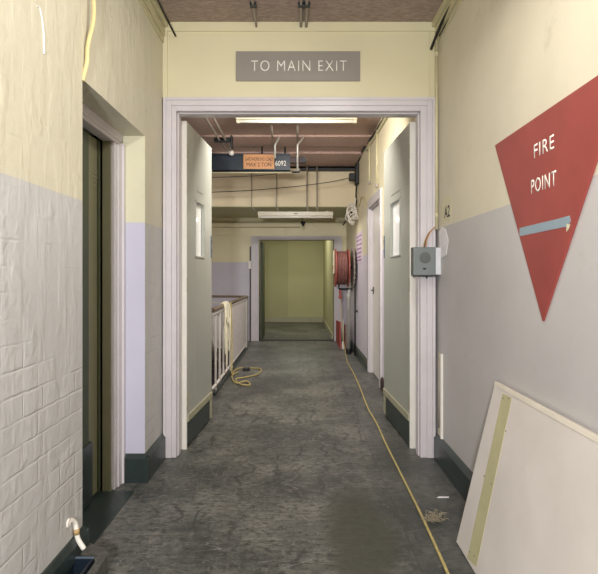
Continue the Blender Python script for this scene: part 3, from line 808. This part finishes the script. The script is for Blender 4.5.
o = MB().lathe([(.03, 0), (.04, -.02), (.02, -.06), (.005, -.08)], P(303, 222, 8.3)+Vector((0, 0, 0.01)), (0, 0, 1), 16).tube([P(303, 221, 8.3), (P(303, 221, 8.3).x, 8.3, 2.09)], .006, 8).build('detector', M['black'])
tag(o, 'small black detector hanging from the soffit above the far doorway', 'detector')

# ---- railing along the stairwell
ZR = .79; xr = -.775
t = thing('stair_railing', 'white stair railing with wooden handrail beside the corridor on the left', 'railing', (xr, 6.2, 0))
r0, r1 = 4.62, 7.72
b = MB().tube(smooth_path([(xr, r0, ZR), (xr, 5.6, ZR), (xr, 6.6, ZR), (xr, r1, ZR)], 3), .021, 14); b.build('handrail', M['railwood'], t)
MB().box(xr-.012, xr+.012, r0, r1, ZR-.045, ZR-.033, .002).build('top_bar', M['railwhite'], t)
MB().box(xr-.012, xr+.012, r0, r1, .07, .085, .002).build('bottom_bar', M['railwhite'], t)
y = 4.80; k = 0
while y < 5.9:
    foot = -.0 if k % 4 == 0 else .075
    MB().box(xr-.009, xr+.009, y-.009, y+.009, foot, ZR-.035, .002).build('baluster', M['railwhite'], t); y += .25; k += 1
MB().box(xr-.012, xr+.004, 5.98, 7.66, .06, ZR-.05, .003).build('infill_panel', simple('speckled_infill', (228, 222, 220), .6, var=.12, scale=14), t)
b = MB()
for yy in (5.96, 7.66): MB().box(xr-.02, xr+.012, yy-.014, yy+.014, 0, ZR-.02, .002).build('post', M['railwhite'], t)
MB().box(xr-.024, xr+.012, 7.69, 7.73, 0, ZR+.005, .002).build('post', M['darkmetal'], t)
t = thing('stair_railing', 'railing with dark handrail crossing the stairwell behind the white railing', 'railing', (-1.3, 7.75, 0))
MB().tube([(-2.68, 7.75, ZR), (xr, 7.75, ZR)], .018, 12).build('handrail', M['railwood'], t)
MB().box(-2.68, xr, 7.74, 7.76, ZR-.10, ZR-.085, .001).build('top_bar', M['railwhite'], t)
for i in range(12): 
    x = xr-.10-i*.15; MB().box(x-.011, x+.011, 7.74, 7.76, -.02, ZR-.085, .002).build('baluster', M['railwhite'], t)
MB().box(-2.68, xr, 7.765, 7.775, .0, .50, .001).build('infill_panel', M['railwhite'], t)
struct(MB().box(-2.7, -.76, 7.70, YF, -.2, 0).build('floor_landing', M['floor']))
struct(MB().box(-.782, -.755, 4.68, 7.7, -.12, .03, .003).build('trim_16', M['skirt']))
# stair flight rail diagonal
t = thing('stair_flight_rail', 'sloping handrail descending into the dark stairwell behind the balusters', 'handrail', (-1.2, 5.5, -.2))
MB().tube([(-.90, 4.95, .62), (-.93, 6.2, -.10), (-.93, 6.9, -.5)], .02, 10).build('handrail', M['greyconduit'], t)
MB().box(-.94, -.90, 6.0, 6.03, -2.6, .0).build('newel_post', M['railwhite'], t)

# rope hung over the rail, with floor loops
t = thing('hung_rope', 'cream rope looped over the near end of the handrail, trailing to the floor', 'rope', (xr, 5.1, ZR))
yy = 5.3
b = MB()
for k, (dy, zz, sp) in enumerate(((-.10, .30, .06), (-.02, .16, .05), (.07, .42, .05), (.16, .30, .05))):
    y0 = yy+dy
    xo = xr+.032
    pts = [(xo+.004*k, y0, ZR-.02), (xo+.006*k, y0-.01, (ZR+zz)/2), (xo, y0+sp*.3, zz+.03), (xo, y0+sp*.6, zz), (xo, y0+sp, zz+.03), (xo+.004, y0+sp, (ZR+zz)/2), (xo, y0+sp*.9, ZR-.02), (xr, y0+sp*.6, ZR+.034), (xr-.034, y0+sp*.4, ZR-.02), (xr, y0+sp*.2, ZR+.034)]
    b.tube(smooth_path(pts, 5, True), .0075, 7, closed=True)
b.tube(smooth_path([(xr+.04, yy-.08, .7), (xr+.05, yy-.05, .62), (xr+.045, yy+.05, .58), (xr+.04, yy+.15, .64), (xr+.04, yy+.2, .7)], 5), .009, 7)
b.build('hanging_loops', M['ropecream'], t)
b = MB()
pts = [(xr+.035, 5.62, ZR+.02), (xr+.045, 5.62, .5), (xr+.05, 5.60, .25), (xr+.055, 5.55, .03)]
fl_pts = [(234, 371), (240, 368), (252, 368), (261, 369), (258, 374), (246, 377), (236, 379), (240, 384), (250, 385), (246, 381), (236, 383), (232, 376), (238, 372)]
pts += [PF(a, c, .009) for a, c in fl_pts]
b.tube(smooth_path(pts, 6), .008, 7)
b.build('floor_loops', M['yellowrope'], t)
o = MB().box(PF(243, 370, 0).x, PF(250, 370, 0).x, PF(0, 371, 0).y, PF(0, 370, 0).y+.02, .0, .03, .006).build('cable_plug', M['black']); tag(o, 'small black plug lying among the yellow rope loops on the floor', 'plug')

# ------------------------------------------------------------------ far ceiling furniture
def batten(px0, px1, y, z, label, rods):
    x0, x1 = (px0-CX)*y/F, (px1-CX)*y/F
    t = thing('batten_light', label, 'light fitting', ((x0+x1)/2, y, z), 'twin batten lights beyond the doors')
    MB().box(x0, x1, y-.030, y+.030, z+.012, z+.072, .004).build('housing', M['batten'], t)
    MB().tube([(x0+.03, y, z), (x1-.03, y, z)], .015, 14).build('tube', M['tube'], t)
    MB().box(x0+.004, x0+.03, y-.018, y+.018, z-.018, z+.022, .003).build('lamp_holder', M['batten'], t)
    MB().box(x1-.03, x1-.004, y-.018, y+.018, z-.018, z+.022, .003).build('lamp_holder', M['batten'], t)
    MB().box((x0+x1)/2-.02, (x0+x1)/2+.03, y-.0315, y-.0295, z+.036, z+.048).build('maker_plate', M['darkmetal'], t)
    return t
HF = HC-.02
t1 = batten(236, 357, 4.75, 2.54, 'cream batten fluorescent light fixed to the ceiling just beyond the double doors', None)
t1.pop('group', None) if hasattr(t1, 'pop') else None
for x in (-.4, .36): MB().box(x, x+.04, 4.73, 4.77, 2.61, HF, .002).build('mounting', M['batten'], t1)
yl = 6.95; zl = EYE+(CY-217)*yl/F
t2 = batten(258, 333, yl, zl, 'cream batten fluorescent light hung on rods above the far doorway', None)
for i, (pt, pb) in enumerate(((251.5, 257.5), (276.5, 279.5), (307, 308.5), (317, 317.5))):
    ztop = HF-.02
    xa, xb = (pt-CX)*yl/F, (pb-CX)*yl/F
    pts = [(xa, yl, ztop), (xa, yl, zl+.14), (xb, yl, zl+.05)]
    MB().tube(pts, .007 if i < 2 else .010, 8).build('suspension_rod', M['greyconduit'], t2)
MB().lathe([(.02, 0), (.02, .03)], P(327, 213, yl), (0, 0, 1), 12).build('cord_grip', M['batten'], t2)

# crane beam
yb = 6.0
bz0, bz1 = EYE+(CY-171)*yb/F, EYE+(CY-154.5)*yb/F
xb0, xb1 = -2.65, P(290, 0, yb).x
t = thing('lifting_beam', 'dark navy steel lifting beam under the ceiling with orange load sign', 'beam', (-1, yb, bz0))
b = MB().box(xb0, xb1, yb-.055, yb+.055, bz1-.018, bz1, .002).box(xb0, xb1, yb-.055, yb+.055, bz0, bz0+.022, .002).box(xb0, xb1, yb-.03, yb+.03, bz0+.02, bz1-.016)
b.build('girder', M['navy'], t)
sx0, sx1 = P(244, 0, yb).x, P(274.5, 0, yb).x
b = MB().box(sx0, sx1, yb-.062, yb-.056, bz0+.012, bz1-.012, .001); sg = b.build('load_sign', M['orange'], t)
text('lettering', 'SAFE WORKING LOAD', (sx1-sx0)*.90, .040, facing_cam((sx0+sx1)/2, yb-.0622, bz0+.125), M['blackink'], sg, .0008)
text('lettering', 'MAX 2 TON', (sx1-sx0)*.80, .046, facing_cam((sx0+sx1)/2, yb-.0622, bz0+.062), M['blackink'], sg, .0008)
text('painted_number', '6092', .125, .058, facing_cam(P(280.8, 0, yb).x, yb-.0302, bz0+.085), M['letter'], t, .0008)
MB().box(xb1, P(303, 0, yb).x, yb-.03, yb+.03, bz0+.09, bz1-.04, .004).build('end_stop', M['skirtbrown'], t)
MB().tube([(P(303.5, 0, yb).x, yb-.04, bz0+.125), (P(303.5, 0, yb).x, yb+.04, bz0+.125)], .032, 14).build('buffer', M['darkmetal'], t)
MB().box(xb0, P(300, 0, yb).x, yb-.028, yb+.028, bz0-.018, bz0-.004, .002).build('lower_flange', M['black'], t)
b = MB()
for px in (262, 285):
    x = P(px, 0, yb).x; b.tube([(x, yb, bz1-.01), (x, yb, HF)], .012, 8)
b.build('ceiling_hanger', M['darkmetal'], t)
# black bar further right, standing in for the dark gap above the downstand
o = MB().box(P(300, 0, 7.2).x, P(356, 0, 7.2).x, 7.22, 7.26, EYE+(CY-170.5)*7.2/F, EYE+(CY-167.5)*7.2/F, .003).build('black_rail', M['black'])
tag(o, 'thin black horizontal rail at the top of the cream downstand, right of the lifting beam', 'rail')
o = MB().tube([P(200, 172.7, 5.9), P(292, 172.7, 5.9)], .008, 8).build('beam_conduit', M['conduit']); tag(o, 'thin cream conduit running straight beneath the lifting beam', 'conduit')
MB().tube(smooth_path([P(190, 178, 6.0), P(240, 176.5, 6.0), P(270, 174.5, 6.0), P(284, 171.5, 6.0)], 4), .004, 6).build('slack_cable', M['darkmetal'], t)

# bent ceiling brackets
for i, (a, c, d_) in enumerate((((271.5, 122), (279.5, 137), (275, 143)), ((297.5, 122), (304, 137), (297.5, 144)))):
    t = thing('ceiling_bracket', ('left' if i == 0 else 'right')+' of two cranked grey pipe hangers below the pink ceiling', 'hanger', P(a[0], 120, 5.4), 'cranked pipe hangers')
    yy = 5.62
    xh = P(a[0], 0, 5.0).x
    MB().tube([(P(a[0], 0, 5.0).x, 4.95, HF-.03), (P(a[0], 0, 5.3).x, 5.55, HF-.06)], .011, 8).build('ceiling_pipe', M['greyconduit'], t)
    bot = (275, 158) if i == 0 else (297.5, 171)
    zb = [P(c[0], 137, yy), P(d_[0], 145, yy), P(bot[0], bot[1], yy)]
    MB().tube([zb[0]+Vector((0, 0, .0)), zb[1], zb[2]], .012, 8).build('cranked_pipe', M['steel'], t)
    MB().tube([zb[0], (zb[0].x, yy, HF)], .009, 8).build('top_fixing', M['greyconduit'], t)
# ceiling pipe pair left with clamp
t = thing('ceiling_pipes', 'pair of grey pipes with a clamp running along the far ceiling at the left', 'pipe', P(222, 135, 5.5))
for dx in (0, .07):
    pts = [(-.86+dx, 3.4, HF-.06), (-.85+dx, 4.9, HF-.06), (-.83+dx*.8, 5.75, HF-.07), P(231+dx*10, 153, 5.9)]
    MB().tube(smooth_path(pts, 4), .012, 8).build('pipe', M['greyconduit'], t)
b = MB().box(-.90, -.70, 5.45, 5.49, HF-.085, HF-.04, .004).box(-.72, -.70, 5.42, 5.52, HF-.15, HF-.02, .004); b.build('clamp', M['darkmetal'], t)
MB().lathe([(.005, -.032), (.024, -.022), (.032, 0), (.024, .022), (.005, .032)], P(231.5, 153, 5.88), (0, 0, 1), 16).build('end_cap', M['white'], t)
# sagging cable across & junction box
pj = P(352, 178, 6.95)
pts = smooth_path([P(190, 193, 6.9), P(240, 191, 6.9), P(290, 187, 6.9), P(330, 182, 6.9), P(349, 178, 6.92)], 5)
o = MB().tube(pts, .005, 6).build('overhead_cable', M['darkmetal']); tag(o, 'dark cable sagging across the corridor to the junction box', 'cable')
t = thing('junction_box', 'black junction box with cable gland high on the right wall before the far doorway', 'junction box', P(357, 175, 6.9))
MB().box(P(355, 0, 6.9).x, XRF, 6.82, 6.98, P(0, 185, 6.9).z, P(0, 164, 6.9).z, .012).build('housing', M['black'], t)
b = MB().box(P(349, 0, 6.9).x, P(355.5, 0, 6.9).x, 6.85, 6.95, P(0, 181, 6.9).z, P(0, 173.5, 6.9).z, .012); b.build('cable_gland', M['black'], t)
pts = smooth_path([P(356.5, 184, 6.95), P(356, 196, 7.0), P(356, 204, 7.1), P(351, 213, 7.5), P(347, 219, 8.0), P(343, 225, 8.4)], 6)
o = MB().tube(pts, .011, 8).build('drop_cable', M['black']); tag(o, 'thick black cable dropping from the junction box towards the far door corner', 'cable')
pts = smooth_path([(XRF-.02, 3.35, HF-.05), P(386.5, 114, 4.65), P(374, 134, 5.45), P(364, 148, 6.2), P(358, 162, 6.88)], 6)
o = MB().tube(pts, .012, 8).build('feed_cable', M['black']); tag(o, 'thick black cable running along the far right ceiling corner to the junction box', 'cable')
pts = smooth_path([(XRF-.01, 3.35, HF-.10), P(388, 114, 4.55), P(376, 135, 5.3), P(367, 150, 6.0)], 6)
o = MB().tube(pts, .014, 8).build('feed_conduit', M['conduit']); tag(o, 'cream conduit beneath the black cable along the far right ceiling corner', 'conduit')
# vertical conduits on the far right wall
def wallx(px): return XRF*F/(px-CX)
for i, (px, y0, y1) in enumerate(((369.5, 142, 184), (377, 128, 187))):
    d_ = (XRF-.012)*F/(px-CX)
    p0, p1 = P(px, y0, d_), P(px, y1, d_)
    t = thing('vertical_conduit', ('farther, shorter' if i == 0 else 'nearer, longer')+' vertical conduit high on the wall above the side door', 'conduit', p1)
    MB().tube([p0, p1], .012, 8).build('pipe', M['conduit'], t)
    MB().lathe([(.02, 0), (.02, .03)], p1, (0, 0, 1), 10).build('end_fitting', M['greyconduit'], t)
pts = smooth_path([P(358, 206, 6.8), P(361, 197, 6.5), P(364, 200, 6.2), P(367.5, 210, 5.95)], 6)
for p in pts: p.x = XRF-.007
o = MB().tube(pts, .008, 8).build('yellow_flex', M['yellowcable']); tag(o, 'short yellow flex arching above the side door frame', 'cable')
# coiled white cable
t = thing('coiled_flex', 'bundle of white cable looped high on the right wall under the junction box', 'cable', P(356, 213, 7.0))
b = MB(); c = P(356, 214, 6.98); c.x = XRF-.05
for k in range(6):
    r_ = .055+.006*k; pts = []
    for a in range(24):
        an = a*math.pi/12; pts.append(c+Vector((-.012*k+.05*math.sin(an*2+k), r_*1.2*math.cos(an), (r_*1.6)*math.sin(an)+.02*math.sin(an*3+k))))
    b.tube(pts, .0085, 6, closed=True)
b.build('loops', M['pipewhite'], t)
b = MB().tube([c+Vector((0, 0, .08)), c+Vector((0.02, 0, .22))], .009, 6); b.build('tail', M['pipewhite'], t)

# ------------------------------------------------------------------ lights, some of them added fill
def area(name, loc, rot, sx, sy, power, col=(1, .95, .86)):
    l = bpy.data.lights.new(name, 'AREA'); l.shape = 'RECTANGLE'; l.size = sx; l.size_y = sy; l.energy = power; l.color = col
    o = bpy.data.objects.new(name, l); COL.objects.link(o); o.location = loc; o.rotation_euler = rot
    return o
area('corridor_lamp', (-.30, -1.15, 1.3), (math.radians(90), 0, math.radians(-5)), .16, .16, 70, (.97, .985, 1))
area('corridor_lamp', (.30, 1.3, 2.5), (0, math.radians(25), 0), .15, 1.4, 19, (1, .985, .95))  # unseen overhead fill, added to lift the left wall
area('far_lamp', (-.05, 3.8, 2.36), (math.radians(52), 0, 0), .6, .12, 32, (1, .96, .90))  # unseen fill behind the door head, added to brighten the far zone
area('far_lamp', (.1, 6.8, 1.86), (0, 0, 0), .9, .1, 5, (1, .95, .9))
area('stair_lamp', (-2.2, 6.2, 2.4), (0, math.radians(-25), 0), .8, 1.6, 13, (.95, .95, 1))  # unseen area light added for stairwell daylight, not a lamp
area('lobby_lamp', (-.1, 10.2, 2.45), (0, 0, 0), .8, .8, 20, (1, .98, .9))
w = bpy.data.worlds.new('world'); SC.world = w; w.use_nodes = True
w.node_tree.nodes['Background'].inputs[0].default_value = (.5, .5, .5, 1); w.node_tree.nodes['Background'].inputs[1].default_value = .2

# ------------------------------------------------------------------ camera
cam = bpy.data.cameras.new('camera'); co = bpy.data.objects.new('camera', cam); COL.objects.link(co)
co.location = (0, 0, EYE); co.rotation_euler = (math.pi/2, 0, 0)
cam.sensor_fit = 'HORIZONTAL'; cam.sensor_width = 36; cam.lens = F*36/598
cam.shift_x = 1/598; cam.shift_y = -11/598; cam.clip_start = .02
SC.camera = co
SC.view_settings.view_transform = 'Standard'; SC.view_settings.look = 'None'
SC.view_settings.exposure = 0.42; SC.view_settings.gamma = 1; SC.view_settings.use_curve_mapping = False
